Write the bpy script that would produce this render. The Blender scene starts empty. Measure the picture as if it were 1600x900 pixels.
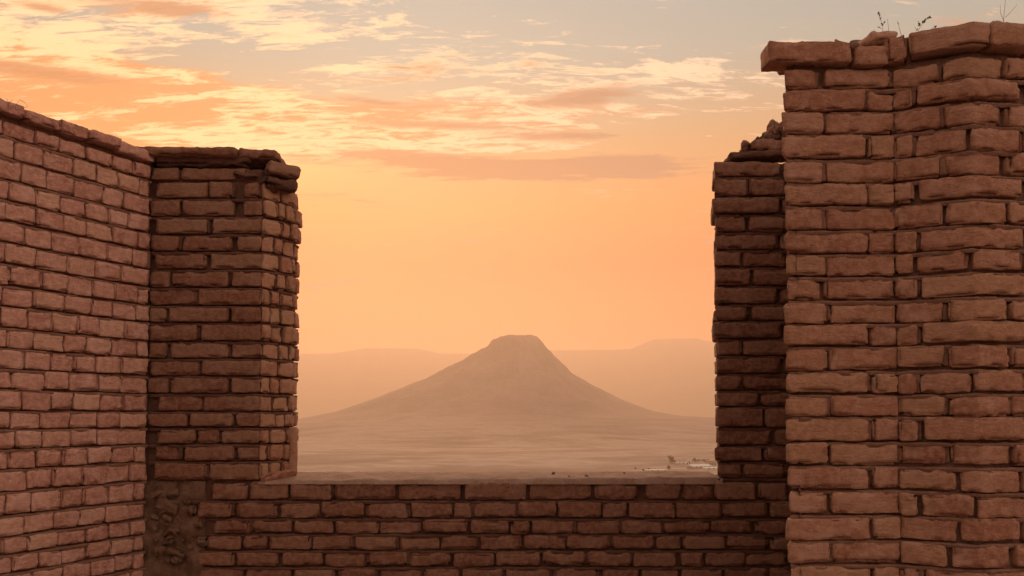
import bpy, bmesh, math, random
import numpy as np
from mathutils import Vector, Matrix, noise, Euler
R = math.radians
rnd = random.Random(7)
scene = bpy.context.scene
COL = scene.collection

# ------------------------------------------------------------------ camera
F = 1300.0                      # focal length in pixels of the 1600 px wide photograph
TILT = R(2.0); PRIN = 607.0; EYE = 1.6
cd = bpy.data.cameras.new('camera'); cam = bpy.data.objects.new('camera', cd); COL.objects.link(cam)
cam.location = (0, 0, EYE); cam.rotation_euler = (R(90) + TILT, 0, 0)
cd.sensor_width = 36; cd.lens = F / 1600 * 36
cd.shift_y = (PRIN - 450) / 1600
cd.clip_start = 0.05; cd.clip_end = 60000
scene.camera = cam
scene.view_settings.view_transform = 'Standard'
scene.view_settings.look = 'None'
scene.view_settings.exposure = 0.25
scene.view_settings.gamma = 1.0
scene.render.resolution_x = 1024; scene.render.resolution_y = 576

SUN_AZ = R(-7); SUN_EL = R(18)       # azimuth from +Y, negative = left of the view; turned toward mid-view to even the haze
HAZE_DENSITY = 0.00035

# ------------------------------------------------------------------ world
def build_world():
    w = bpy.data.worlds.new('World'); scene.world = w; w.use_nodes = True
    nt = w.node_tree; N = nt.nodes; L = nt.links; N.clear()
    out = N.new('ShaderNodeOutputWorld'); bg = N.new('ShaderNodeBackground')
    L.new(bg.outputs[0], out.inputs[0])
    def val(x, sock):
        if isinstance(x, (int, float)): sock.default_value = x
        else: L.new(x, sock)
    def m(op, a, b=0.0, c=None, clamp=False):
        n = N.new('ShaderNodeMath'); n.operation = op; n.use_clamp = clamp
        val(a, n.inputs[0]); val(b, n.inputs[1])
        if c is not None: val(c, n.inputs[2])
        return n.outputs[0]
    def sstep(x, a, b):
        n = N.new('ShaderNodeMapRange'); n.interpolation_type = 'SMOOTHSTEP'
        val(x, n.inputs[0]); n.inputs[1].default_value = a; n.inputs[2].default_value = b
        return n.outputs[0]
    def mix(f, a, b, mode='MIX'):
        n = N.new('ShaderNodeMix'); n.data_type = 'RGBA'; n.blend_type = mode; n.clamp_factor = True
        val(f, n.inputs[0])
        for s, x in ((n.inputs[6], a), (n.inputs[7], b)):
            if isinstance(x, tuple): s.default_value = (*x, 1)
            else: L.new(x, s)
        return n.outputs[2]
    tc = N.new('ShaderNodeTexCoord')
    sep = N.new('ShaderNodeSeparateXYZ'); L.new(tc.outputs['Generated'], sep.inputs[0])
    X, Y, Z = sep.outputs
    az = m('ARCTAN2', X, Y); el = m('ARCSINE', Z)
    # physical dusk sky as the base for the whole dome
    sky = N.new('ShaderNodeTexSky'); sky.sky_type = 'NISHITA'; sky.sun_disc = False
    sky.sun_elevation = SUN_EL; sky.sun_rotation = SUN_AZ
    sky.air_density = 1.6; sky.dust_density = 4.0; sky.ozone_density = 1.0
    scl = N.new('ShaderNodeVectorMath'); scl.operation = 'SCALE'; L.new(sky.outputs[0], scl.inputs[0]); scl.inputs['Scale'].default_value = SKY_STRENGTH
    base = scl.outputs[0]
    # dusty sunset air: colour over elevation
    r = N.new('ShaderNodeValToRGB'); L.new(m('MULTIPLY', el, 1 / 1.5708), r.inputs[0])
    st = [(0.0, (1.75, .24, .00)), (.075, (1.65, .18, .00)), (.115, (1.0, .13, .00)), (.155, (.76, .24, .03)), (.205, (.50, .30, .14)), (.26, (.24, .36, .34)), (.33, (.17, .35, .40)), (1.0, (.50, .44, .38))]
    cr = r.color_ramp
    while len(cr.elements) < len(st): cr.elements.new(.5)
    for e, (p, c) in zip(cr.elements, st): e.position = p; e.color = (*c, 1)
    # unseen sky away from the sun, raised to brighten the brick walls
    r2 = N.new('ShaderNodeValToRGB'); L.new(m('MULTIPLY', el, 1 / 1.5708), r2.inputs[0])
    st2 = [(0.0, (.84, .58, .44)), (.15, (.80, .58, .44)), (.4, (.62, .50, .42)), (1.0, (.50, .44, .38))]
    cr = r2.color_ramp
    while len(cr.elements) < len(st2): cr.elements.new(.5)
    for e, (p, c) in zip(cr.elements, st2): e.position = p; e.color = (*c, 1)
    daz = m('SUBTRACT', az, SUN_AZ)
    side = m('MULTIPLY_ADD', m('COSINE', daz), .5, .5)
    side = sstep(side, .25, .85)
    grad = mix(side, r2.outputs[0], r.outputs[0])
    base = mix(.955, base, grad)
    def blob(a0, e0, ra, re, amp, rot=0.0):
        a = m('SUBTRACT', az, a0); e = m('SUBTRACT', el, e0)
        if rot:
            a2 = m('ADD', m('MULTIPLY', a, math.cos(rot)), m('MULTIPLY', e, math.sin(rot)))
            e = m('SUBTRACT', m('MULTIPLY', e, math.cos(rot)), m('MULTIPLY', a, math.sin(rot))); a = a2
        q = m('ADD', m('POWER', m('ABSOLUTE', m('DIVIDE', a, ra)), 2.0), m('POWER', m('ABSOLUTE', m('DIVIDE', e, re)), 2.0))
        return m('MULTIPLY', m('EXPONENT', m('MULTIPLY', q, -1.0)), amp)
    def ang(px, py):
        u = (px - 800) / F; v = (PRIN - py) / F
        d = Vector((u, math.cos(TILT) - v * math.sin(TILT), math.sin(TILT) + v * math.cos(TILT))).normalized()
        return math.atan2(d.x, d.y), math.asin(d.z)
    def pblob(px, py, rx, ry, amp, rot=0.0):
        a, e = ang(px, py); return blob(a, e, rx / F, ry / F * .93, amp, rot)
    def total(lst):
        s = lst[0]
        for q in lst[1:]: s = m('ADD', s, q)
        return s
    # glow where the sun hides in the sky, well left of the sun lamp
    glow = total([pblob(240, 236, 200, 40, .8), pblob(470, 420, 150, 200, .12), pblob(215, 235, 420, 130, .10)])
    g = N.new('ShaderNodeVectorMath'); g.operation = 'SCALE'; g.inputs[0].default_value = (1.0, .55, .13); L.new(glow, g.inputs['Scale'])
    ad = N.new('ShaderNodeVectorMath'); ad.operation = 'ADD'; L.new(base, ad.inputs[0]); L.new(g.outputs[0], ad.inputs[1])
    base = ad.outputs[0]
    # clouds lie on a high flat layer, so their texture foreshortens toward the horizon
    zz = m('ADD', m('MAXIMUM', Z, 0.0), .16)
    cx = m('DIVIDE', X, zz); cy = m('DIVIDE', Y, zz)
    cmb = N.new('ShaderNodeCombineXYZ'); L.new(m('MULTIPLY', cx, .5), cmb.inputs[0]); L.new(m('MULTIPLY', cy, 1.8), cmb.inputs[1])
    def nz(scale, det, rough, off, dist=0.0, ):
        mp = N.new('ShaderNodeMapping'); L.new(cmb.outputs[0], mp.inputs[0]); mp.inputs[1].default_value = (off, off * .7, off * .3)
        mp.inputs[2].default_value = (0, 0, R(-5))
        n = N.new('ShaderNodeTexNoise'); L.new(mp.outputs[0], n.inputs[0]); n.inputs['Scale'].default_value = scale
        n.inputs['Detail'].default_value = det; n.inputs['Roughness'].default_value = rough; n.inputs['Distortion'].default_value = dist
        return n.outputs[0]
    n1 = nz(2.4, 9, .60, 3.1, .5); n2 = nz(7.0, 9, .66, 11.7, .7); n3 = nz(21.0, 8, .70, 5.3, .6)
    s1 = m('SUBTRACT', n1, .5); s2 = m('SUBTRACT', n2, .5); s3 = m('SUBTRACT', n3, .5)
    warm = total([pblob(130, 210, 620, 230, 1.0)])
    # 1: broad soft deck of cloud lit orange from below
    deck = total([pblob(90, 176, 440, 42, 1.35, R(3)), pblob(480, 205, 300, 30, 1.0, R(4)), pblob(90, 108, 260, 30, 1.0, R(2)),
                  pblob(230, 22, 190, 20, .60, R(4)), pblob(40, 80, 180, 20, .4), pblob(760, 180, 260, 26, .62), pblob(650, 225, 200, 18, .5), pblob(-350, 120, 320, 120, .8), pblob(1500, 190, 180, 30, .5)])
    dd = m('ADD', deck, m('ADD', m('MULTIPLY', s1, 2.0), m('MULTIPLY', s2, 2.0)))
    deck_f = m('MULTIPLY', sstep(dd, .22, .66), .92)
    col = mix(deck_f, base, mix(warm, (.50, .30, .19), (.84, .30, .07)))
    # 2: thin high cirrus, bright cream
    cir = total([pblob(190, 20, 330, 46, 1.0, R(5)), pblob(440, 32, 110, 26, .95, R(6)), pblob(120, 95, 250, 36, .95), pblob(400, 168, 150, 30, .95, R(8)),
                 pblob(330, 222, 260, 16, .80), pblob(800, 172, 270, 34, .90, R(2)), pblob(700, 215, 330, 24, .72, R(3)), pblob(530, 105, 52, 11, .85), pblob(1055, 106, 80, 15, .62), pblob(1150, 130, 100, 24, .25),
                 pblob(800, 236, 380, 14, .62), pblob(560, 262, 140, 20, .6), pblob(1020, 297, 170, 9, .55), pblob(700, 50, 520, 80, .42), pblob(900, 120, 260, 40, .35), pblob(1300, 150, 250, 60, .4), pblob(-350, 120, 320, 160, .7)])
    cc = m('ADD', cir, m('ADD', m('ADD', m('MULTIPLY', s1, 2.0), m('MULTIPLY', s2, 3.8)), m('MULTIPLY', s3, 3.6)))
    cir_f = m('MULTIPLY', sstep(cc, .64, 1.30), .9)
    col = mix(cir_f, col, mix(warm, (1.0, .74, .50), (1.45, .90, .42)))
    # 3: thicker grey-orange bars in front, ragged top, flatter base
    bar = total([pblob(850, 262, 300, 20, 1.25, R(1)), pblob(640, 247, 110, 9, .75, R(-3)), pblob(920, 153, 90, 15, .95, R(3)), pblob(590, 160, 120, 11, .75, R(-2)),
                 pblob(700, 196, 150, 9, .65), pblob(905, 212, 130, 8, .6), pblob(300, 20, 150, 14, .9, R(4)), pblob(90, 116, 170, 13, .8, R(2)), pblob(90, 18, 60, 8, .6), pblob(420, 52, 60, 6, .55), pblob(1030, 290, 90, 6, .5)])
    bb = m('ADD', bar, m('ADD', m('MULTIPLY', s1, 1.6), m('ADD', m('MULTIPLY', s2, 2.4), m('MULTIPLY', s3, 1.2))))
    bar_f = m('MULTIPLY', sstep(bb, .26, .74), .85)
    fin = mix(bar_f, col, mix(warm, (.27, .165, .13), (.58, .20, .06)))
    # pinkish glow added to the unseen sky on the right, to brighten the left wall
    gl = N.new('ShaderNodeVectorMath'); gl.operation = 'SCALE'; gl.inputs[0].default_value = (1.0, .66, .50); L.new(blob(1.75, .40, .62, .40, 1.25), gl.inputs['Scale'])
    ad2 = N.new('ShaderNodeVectorMath'); ad2.operation = 'ADD'; L.new(fin, ad2.inputs[0]); L.new(gl.outputs[0], ad2.inputs[1]); fin = ad2.outputs[0]
    L.new(fin, bg.inputs[0]); bg.inputs[1].default_value = 1.0
SKY_STRENGTH = 0.06
build_world()

sd = bpy.data.lights.new('sun', 'SUN'); sd.energy = 3.35; sd.angle = R(12); sd.color = (1.0, .605, .32)
sun = bpy.data.objects.new('sun', sd); COL.objects.link(sun)
sdir = Vector((math.sin(SUN_AZ) * math.cos(SUN_EL), math.cos(SUN_AZ) * math.cos(SUN_EL), math.sin(SUN_EL)))
sun.rotation_euler = sdir.to_track_quat('Z', 'Y').to_euler(); sun.location = sdir * 30

# ------------------------------------------------------------------ helpers
def ray(px, py):
    u = (px - 800) / F; v = (PRIN - py) / F
    return Vector((u, math.cos(TILT) - v * math.sin(TILT), math.sin(TILT) + v * math.cos(TILT)))
def at(px, py, Y):
    d = ray(px, py); return Vector((0, 0, EYE)) + d * (Y / d.y)
def zat(py, Y, px=800): return at(px, py, Y).z
def mesh_obj(name, verts, faces, mats, parent=None, fmat=None, attr=None, smooth=True):
    me = bpy.data.meshes.new(name)
    me.from_pydata([tuple(v) for v in verts], [], [tuple(f) for f in faces])
    for mt in (mats if isinstance(mats, (list, tuple)) else [mats]): me.materials.append(mt)
    if fmat is not None: me.polygons.foreach_set('material_index', fmat)
    if attr is not None:
        a = me.attributes.new('tone', 'FLOAT', 'POINT'); a.data.foreach_set('value', attr)
    if smooth: me.polygons.foreach_set('use_smooth', [True] * len(me.polygons))
    me.update()
    o = bpy.data.objects.new(name, me); COL.objects.link(o)
    if parent: o.parent = parent
    return o
def tag(o, label=None, cat=None, group=None, kind=None):
    if label: o['label'] = label
    if cat: o['category'] = cat
    if group: o['group'] = group
    if kind: o['kind'] = kind
    return o
def thing(name, loc, label, cat, group=None):
    o = bpy.data.objects.new(name, None); COL.objects.link(o); o.location = loc; o.empty_display_size = .2
    return tag(o, label, cat, group)

class Acc:
    """collects vertices/faces for one mesh"""
    def __init__(s): s.v = []; s.f = []; s.m = []; s.a = []; s.n = 0
    def add(s, v, f, mi=0, tone=.5):
        b = s.n; v = np.asarray(v, dtype=float)
        s.v.append(v); s.n += len(v)
        s.f.extend([tuple(b + i for i in q) for q in f]); s.m.extend([mi] * len(f))
        s.a.append(np.full(len(v), tone))
    def build(s, name, mats, parent=None, origin=(0, 0, 0)):
        V = np.concatenate(s.v) - np.array(origin)
        return mesh_obj(name, V.tolist(), s.f, mats, parent, s.m, np.concatenate(s.a).tolist())

# ------------------------------------------------------------------ materials
def newmat(name):
    mt = bpy.data.materials.new(name); mt.use_nodes = True
    nt = mt.node_tree; return mt, nt, nt.nodes, nt.links, nt.nodes['Principled BSDF']
def ramp(N, stops):
    r = N.new('ShaderNodeValToRGB'); cr = r.color_ramp
    while len(cr.elements) < len(stops): cr.elements.new(.5)
    for e, (p, c) in zip(cr.elements, stops): e.position = p; e.color = (*c, 1)
    return r
def tex(N, L, coord, scale, det=5, rough=.6, dist=0, vec=(1, 1, 1)):
    mp = N.new('ShaderNodeMapping'); L.new(coord, mp.inputs[0]); mp.inputs[3].default_value = vec
    n = N.new('ShaderNodeTexNoise'); L.new(mp.outputs[0], n.inputs[0]); n.inputs['Scale'].default_value = scale
    n.inputs['Detail'].default_value = det; n.inputs['Roughness'].default_value = rough; n.inputs['Distortion'].default_value = dist
    return n
def mixc(N, L, f, a, b, mode='MIX'):
    n = N.new('ShaderNodeMix'); n.data_type = 'RGBA'; n.blend_type = mode
    if isinstance(f, float): n.inputs[0].default_value = f
    else: L.new(f, n.inputs[0])
    for s, x in ((n.inputs[6], a), (n.inputs[7], b)):
        if isinstance(x, tuple): s.default_value = (*x, 1)
        else: L.new(x, s)
    return n.outputs[2]
def rng(N, L, x, a, b, c=0.0, d=1.0):
    n = N.new('ShaderNodeMapRange'); L.new(x, n.inputs[0])
    n.inputs[1].default_value = a; n.inputs[2].default_value = b; n.inputs[3].default_value = c; n.inputs[4].default_value = d
    return n.outputs[0]

def brick_mat(name, c_lo, c_mid, c_hi, dust):
    mt, nt, N, L, P = newmat(name)
    g = N.new('ShaderNodeNewGeometry').outputs['Position']
    at_ = N.new('ShaderNodeAttribute'); at_.attribute_name = 'tone'
    rp = ramp(N, [(0, c_lo), (.5, c_mid), (1, c_hi)]); L.new(at_.outputs['Fac'], rp.inputs[0])
    n1 = tex(N, L, g, 9, 6, .65, .4); n2 = tex(N, L, g, 55, 5, .7); n3 = tex(N, L, g, 2.2, 3, .5)
    n4 = tex(N, L, g, 26, 4, .6, .8, (1, 1, 2.6))
    c = mixc(N, L, rng(N, L, n1.outputs[0], .48, .68), rp.outputs[0], dust)
    c = mixc(N, L, rng(N, L, n3.outputs[0], .5, .75, 0, .35), c, tuple(x * .72 for x in c_lo))
    c = mixc(N, L, rng(N, L, n4.outputs[0], .60, .74, 0, .5), c, tuple(x * .55 for x in c_lo))
    c = mixc(N, L, rng(N, L, n2.outputs[0], .42, .66, 0, .55), c, tuple(min(1, x * 1.25) for x in dust))
    L.new(c, P.inputs['Base Color']); P.inputs['Roughness'].default_value = .95
    P.inputs['Specular IOR Level'].default_value = .12
    b1 = N.new('ShaderNodeBump'); b1.inputs['Strength'].default_value = .9; b1.inputs['Distance'].default_value = .006
    L.new(n4.outputs[0], b1.inputs['Height'])
    b2 = N.new('ShaderNodeBump'); b2.inputs['Strength'].default_value = .9; b2.inputs['Distance'].default_value = .003
    nf = tex(N, L, g, 130, 5, .7); L.new(nf.outputs[0], b2.inputs['Height']); L.new(b1.outputs[0], b2.inputs['Normal'])
    L.new(b2.outputs[0], P.inputs['Normal'])
    return mt
def earth_mat(name, a, b, scale=14, bump=.012):
    mt, nt, N, L, P = newmat(name)
    g = N.new('ShaderNodeNewGeometry').outputs['Position']
    n1 = tex(N, L, g, scale, 8, .65, .3); n2 = tex(N, L, g, scale * 7, 5, .7)
    c = mixc(N, L, rng(N, L, n1.outputs[0], .3, .7), a, b)
    c = mixc(N, L, rng(N, L, n2.outputs[0], .55, .75, 0, .5), c, tuple(x * .6 for x in a))
    L.new(c, P.inputs['Base Color']); P.inputs['Roughness'].default_value = .97; P.inputs['Specular IOR Level'].default_value = .1
    bp = N.new('ShaderNodeBump'); bp.inputs['Strength'].default_value = .8; bp.inputs['Distance'].default_value = bump
    ad = N.new('ShaderNodeMath'); ad.operation = 'ADD'; L.new(n1.outputs[0], ad.inputs[0]); L.new(n2.outputs[0], ad.inputs[1])
    L.new(ad.outputs[0], bp.inputs['Height']); L.new(bp.outputs[0], P.inputs['Normal'])
    return mt
M_LEFT = brick_mat('weathered_brick_pink_lit', (.34, .150, .110), (.44, .222, .165), (.52, .315, .215), (.56, .34, .27))  # lightened brick copy: light on the left wall is put into the colour
M_BACK = brick_mat('weathered_brick_brown_shaded', (.175, .070, .044), (.23, .106, .068), (.28, .158, .100), (.295, .168, .118))  # darkened brick copy: shade on the back wall is put into the colour
M_PIL = brick_mat('weathered_brick_tan_lit', (.27, .110, .070), (.335, .160, .100), (.40, .235, .140), (.42, .24, .17))  # midway brick copy: light on pillar and reveal is put into the colour
M_MORTB = earth_mat('shaded_clay_mortar', (.125, .06, .042), (.21, .11, .08), 22)  # mortar copy darkened to go with the painted shade of the back wall
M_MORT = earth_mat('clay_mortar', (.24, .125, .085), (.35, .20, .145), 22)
M_SILL = earth_mat('mortar_sill', (.30, .175, .125), (.44, .28, .21), 12, .012)
M_RUBB = earth_mat('rubble_clay', (.18, .098, .062), (.30, .18, .125), 16, .02)

# ------------------------------------------------------------------ brick shapes
def axis_pts(h, r, step):
    inner = max(h - r, 1e-4); k = max(1, int(round(2 * inner / step)))
    mid = [-inner + 2 * inner * i / k for i in range(k + 1)]
    return [-h, -h + .35 * r] + mid + [h - .35 * r, h]
_cache = {}
def rounded_box(hx, hy, hz, r, step=.012):
    """surface grid of a box; returns local points and quads, corners rounded to r"""
    ax, ay, az = axis_pts(hx, r, step), axis_pts(hy, r, step * 1.6), axis_pts(hz, r, step)
    nx, ny, nz = len(ax), len(ay), len(az)
    key = (nx, ny, nz)
    if key not in _cache:
        idx = {}; order = []
        def gid(i, j, k):
            t = (i, j, k)
            if t not in idx: idx[t] = len(order); order.append(t)
            return idx[t]
        fs = []
        for i in range(nx - 1):
            for k in range(nz - 1):
                fs.append((gid(i, 0, k), gid(i + 1, 0, k), gid(i + 1, 0, k + 1), gid(i, 0, k + 1)))
                j = ny - 1
                fs.append((gid(i, j, k + 1), gid(i + 1, j, k + 1), gid(i + 1, j, k), gid(i, j, k)))
        for j in range(ny - 1):
            for k in range(nz - 1):
                fs.append((gid(0, j, k + 1), gid(0, j + 1, k + 1), gid(0, j + 1, k), gid(0, j, k)))
                i = nx - 1
                fs.append((gid(i, j, k), gid(i, j + 1, k), gid(i, j + 1, k + 1), gid(i, j, k + 1)))
        for i in range(nx - 1):
            for j in range(ny - 1):
                fs.append((gid(i, j, 0), gid(i, j + 1, 0), gid(i + 1, j + 1, 0), gid(i + 1, j, 0)))
                k = nz - 1
                fs.append((gid(i, j, k), gid(i + 1, j, k), gid(i + 1, j + 1, k), gid(i, j + 1, k)))
        _cache[key] = (np.array(order), fs)
    order, fs = _cache[key]
    P = np.stack([np.array(ax)[order[:, 0]], np.array(ay)[order[:, 1]], np.array(az)[order[:, 2]]], 1)
    H = np.array([hx, hy, hz])
    Q = np.clip(P, -(H - r), H - r); D = P - Q
    ln = np.linalg.norm(D, axis=1); ln[ln == 0] = 1
    nrm = D / ln[:, None]
    corner = (np.abs(D) > r * .3).sum(1)          # 1 on a face, 2 on an edge, 3 at a corner
    return Q + nrm * r, nrm, corner, fs
def shape(hx, hy, hz, r, seed, lump=.003, chip=.012, step=.010, fine=.0016, flat_=0.0):
    P, nrm, cor, fs = rounded_box(hx, hy, hz, r, step)
    o = Vector((seed * 1.37 % 97, seed * 2.11 % 89, seed * .77 % 83))
    P[:, 1] += np.sign(P[:, 1]) * np.maximum(0, np.abs(P[:, 1]) - (hy - r)) * 0 + np.sign(P[:, 1]) * np.where(np.abs(P[:, 1]) > hy - r, (hy - np.abs(P[:, 1])) * flat_, 0)
    out = P.copy()
    for i in range(len(P)):
        p = Vector(P[i]) + o
        d = lump * noise.noise(p * 14) + lump * .55 * noise.noise(p * 42) + fine * noise.noise(p * 105)
        pit = noise.noise(p * 55 + Vector((9, 0, 4)))
        if pit > .34: d -= (pit - .34) * .014
        if cor[i] >= 2:
            c = noise.noise(p * 19 + Vector((5, 0, 0)))
            c2 = noise.noise(p * 48 + Vector((0, 7, 0)))
            if c > .02: d -= chip * (c - .02) * (1.5 if cor[i] == 2 else 2.4)
            if c2 > .1: d -= chip * .45 * (c2 - .1)
        out[i] += nrm[i] * d
    return out, fs

class Path:
    """plan polyline; s runs along it, outward normal on its right-hand side when facing along s from a viewer at the outside"""
    def __init__(s, pts):
        s.p = [Vector(q) for q in pts]; s.cum = [0]
        for a, b in zip(s.p, s.p[1:]): s.cum.append(s.cum[-1] + (b - a).length)
        s.nrm = [Vector(((b - a).y, -(b - a).x)).normalized() for a, b in zip(s.p, s.p[1:])]
    def seg(s, t):
        for i in range(len(s.p) - 1):
            if t <= s.cum[i + 1] + 1e-9 or i == len(s.p) - 2: return i
    def pos(s, t, out):
        i = s.seg(max(t, 0)) if t > 0 else 0
        a, b = s.p[i], s.p[i + 1]; L = s.cum[i + 1] - s.cum[i]
        k = (t - s.cum[i]) / L
        q = a.lerp(b, k) if 0 <= k <= 1 else a + (b - a) * k
        n = s.nrm[i]; q = q + n * out
        # inside a corner keep to this side of the mitre line; outside it, close the gap
        d0 = t - s.cum[i]; d1 = s.cum[i + 1] - t
        dirv = (b - a).normalized()
        if i > 0:
            n0 = s.nrm[i - 1]; th = math.atan2(n0.x * n.y - n0.y * n.x, n0.dot(n)); k = math.tan(th / 2) * out
            q = q + dirv * (max(0, -k - d0) if k < 0 else -k * max(0, 1 - d0 / .02))
        if i < len(s.p) - 2:
            n2 = s.nrm[i + 1]; th = math.atan2(n.x * n2.y - n.y * n2.x, n.dot(n2)); k = math.tan(th / 2) * out
            q = q - dirv * (max(0, -k - d1) if k < 0 else -k * max(0, 1 - d1 / .02))
        return q
_seed = [0]
def lay(acc, path, s0, s1, z0, z1, mi=0, depth=.09, proud=0.0, r=.011, tone=None, tilt=0.0, chip=.014, lump=.003, jit=1.0):
    """one brick whose face runs from s0 to s1 along the path"""
    _seed[0] += 1; sd_ = _seed[0]
    hx, hz, hy = (s1 - s0) / 2, (z1 - z0) / 2, depth / 2
    if hx < .008 or hz < .008: return
    r = min(r * rnd.uniform(.4, .85), hx * .8, hz * .8)
    P, fs = shape(hx, hy, hz, r, sd_, lump, chip, flat_=.5)
    if not ((s1 - s0) < .03): perp(acc, path, s1 + .003, z0, z1)
    pr = proud + rnd.gauss(0, .0028) * jit; ti = tilt + rnd.gauss(0, .010) * jit; yaw = rnd.gauss(0, .015) * jit; pit = rnd.gauss(0, .03) * jit
    sc = (s0 + s1) / 2; zc = (z0 + z1) / 2
    V = []
    for x, y, z in P:
        zz = z + x * ti + .0022 * noise.noise(Vector(((sc + x) * 9, zc * 13, 1.5))); out = -y - hy + pr + x * yaw + z * pit     # local -y... outward face at y=-hy
        q = path.pos(sc + x, out + 0.0)
        V.append((q.x, q.y, zc + zz))
    acc.add(V, fs, mi, min(1, max(0, rnd.gauss(.5, .19))) if tone is None else tone)
def bed(acc, path, s0, s1, zc, mi=1, rec=.0045, wob=.007, h=.012):
    """crumbly mortar bed lying in the lower half of a horizontal joint"""
    _seed[0] += 1; n = max(2, int((s1 - s0) / .009)); V = []; fs = []
    for i in range(n + 1):
        s = s0 + (s1 - s0) * i / n; p = Vector((s * 1.0, _seed[0] * 3.7, zc))
        o = -rec + wob * noise.noise(p * 21) + .004 * noise.noise(p * 70)
        t = .0035 * noise.noise(p * 17 + Vector((0, 4, 0))) + .002 * noise.noise(p * 60) + .001
        if noise.noise(p * 7 + Vector((3, 3, 3))) > .32: o -= .012
        for dz, oo in ((-h, o - .004), (-h * .4, o + .001), (t - .0015, o), (t, o - .008), (t, -.045)):
            q = path.pos(s, oo); V.append((q.x, q.y, zc + dz))
    for i in range(n):
        for k in range(4):
            a = i * 5 + k; fs.append((a, a + 5, a + 6, a + 1))
    acc.add(V, fs, mi, .5)
def perp(acc, path, s, z0, z1, w=.010):
    """mortar in a vertical joint, missing here and there"""
    if rnd.random() < .4: return
    _seed[0] += 1
    P, fs = shape(w / 2 + .004, .02, (z1 - z0) / 2 * rnd.uniform(.8, 1.0), .004, _seed[0], .004, .008, .012)
    rec = rnd.uniform(.007, .020); V = []
    for x, y, z in P:
        q = path.pos(s + x, -y - .02 - rec); V.append((q.x, q.y, (z0 + z1) / 2 + z))
    acc.add(V, fs, 1, .5)

def core(acc, pts, z0, z1, mi=1, inset=.028, step=.02, seed=0, amp=.006, blob=.014, top_amp=.0):
    """mortar body of a wall: closed prism on a plan polygon, displaced, inset behind the brick faces"""
    n = len(pts); P = [Vector(p) for p in pts]
    ring = []; 
    for i in range(n):
        a, b = P[i], P[(i + 1) % n]; L = (b - a).length
        st = step if L < 3.6 else .05
        k = max(1, int(L / st)); nn = Vector(((b - a).y, -(b - a).x)).normalized()
        for j in range(k): ring.append((a.lerp(b, j / k), nn, P[i - 1] if j == 0 else None, i))
    # polygon orientation: outward normal must point away from the centroid area (counter-clockwise seen from above => (dy,-dx))
    area = sum(P[i].x * P[(i + 1) % n].y - P[(i + 1) % n].x * P[i].y for i in range(n))
    sg = 1 if area > 0 else -1
    nz = max(2, int((z1 - z0) / step)); V = []; m_ = len(ring)
    for k in range(nz + 1):
        z = z0 + (z1 - z0) * k / nz
        for q, nn, prev, i in ring:
            nv = nn * sg
            if prev is not None:
                a, b = prev, P[i]; n0 = Vector(((b - a).y, -(b - a).x)).normalized() * sg
                s_ = n0 + nv; nv = s_ / max(.35, (s_.length ** 2) / 2)
            p3 = Vector((q.x, q.y, z)) + Vector((seed, 0, 0))
            d = -inset + amp * noise.noise(p3 * 30) + blob * max(0, noise.noise(p3 * 9) - .05) + .004 * noise.noise(p3 * 70)
            V.append((q.x + nv.x * d, q.y + nv.y * d, z + (amp * noise.noise(p3 * 25) if k == nz else 0)))
    fs = []
    for k in range(nz):
        for j in range(m_):
            a = k * m_ + j; b = k * m_ + (j + 1) % m_
            q = (a, b, b + m_, a + m_); fs.append(q if sg > 0 else tuple(reversed(q)))
    top = tuple(nz * m_ + j for j in range(m_)); fs.append(top if sg > 0 else tuple(reversed(top)))
    acc.add(V, fs, mi, .5)
def chunk(acc, c, half, rot=(0, 0, 0), mi=0, r=.014, lump=.010, chip=.05, tone=None, step=.011):
    """irregular broken brick or stone"""
    _seed[0] += 1
    r = min(r, min(half) * .8)
    P, fs = shape(half[0], half[1], half[2], r, _seed[0] * 3.3, lump, chip, step, .002)
    Mx = Euler(rot).to_matrix()
    V = [tuple(Mx @ Vector(p) + Vector(c)) for p in P]
    acc.add(V, fs, mi, rnd.uniform(.2, .8) if tone is None else tone)

def fill_row(a, b, w, jit, gap=.010):
    """random brick spans between a and b"""
    out = []; x = a
    while x < b - .02:
        ww = w * rnd.uniform(1 - jit, 1 + jit)
        if b - (x + ww) < w * .45: ww = b - x
        out.append((x, min(b, x + ww) - gap)); x += ww
    return out

# ------------------------------------------------------------------ plan of the ruin
YB = 3.4                                     # front plane of the wall with the opening
xb = lambda px: (px - 800) / F * YB / 1.0
def XB(px, py=500): return at(px, py, YB).x
C1 = Vector((XB(235), YB))                   # inner corner of left wall and back wall
LD = Vector((-.453, -.892)).normalized()
LEFT_LEN = 3.0
L_END = C1 + LD * LEFT_LEN
J0 = Vector((XB(408), YB)); JD = Vector((.61, .79)).normalized(); J1 = J0 + JD * .158
RJ = Vector((XB(1119), YB))
ROWS_L = [259, 282, 310, 338.5, 366, 393.5, 421.5, 450, 478, 505, 534, 561, 588.5, 616, 644, 669, 695, 722, 752, 783, 811, 835.5, 861, 887]
ZL = [zat(y, YB, 330) for y in ROWS_L]
while ZL[-1] > 0: ZL.append(ZL[-1] - .0705)
ROWS_R = [250, 277, 307, 335, 363, 391, 418, 447, 476, 502, 529.5, 557, 585, 611, 636, 669, 697, 722.5, 748]
ZR = [zat(y, YB, 1170) for y in ROWS_R]
ZSILL_ROW = ZL[18]                           # y 752

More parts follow.
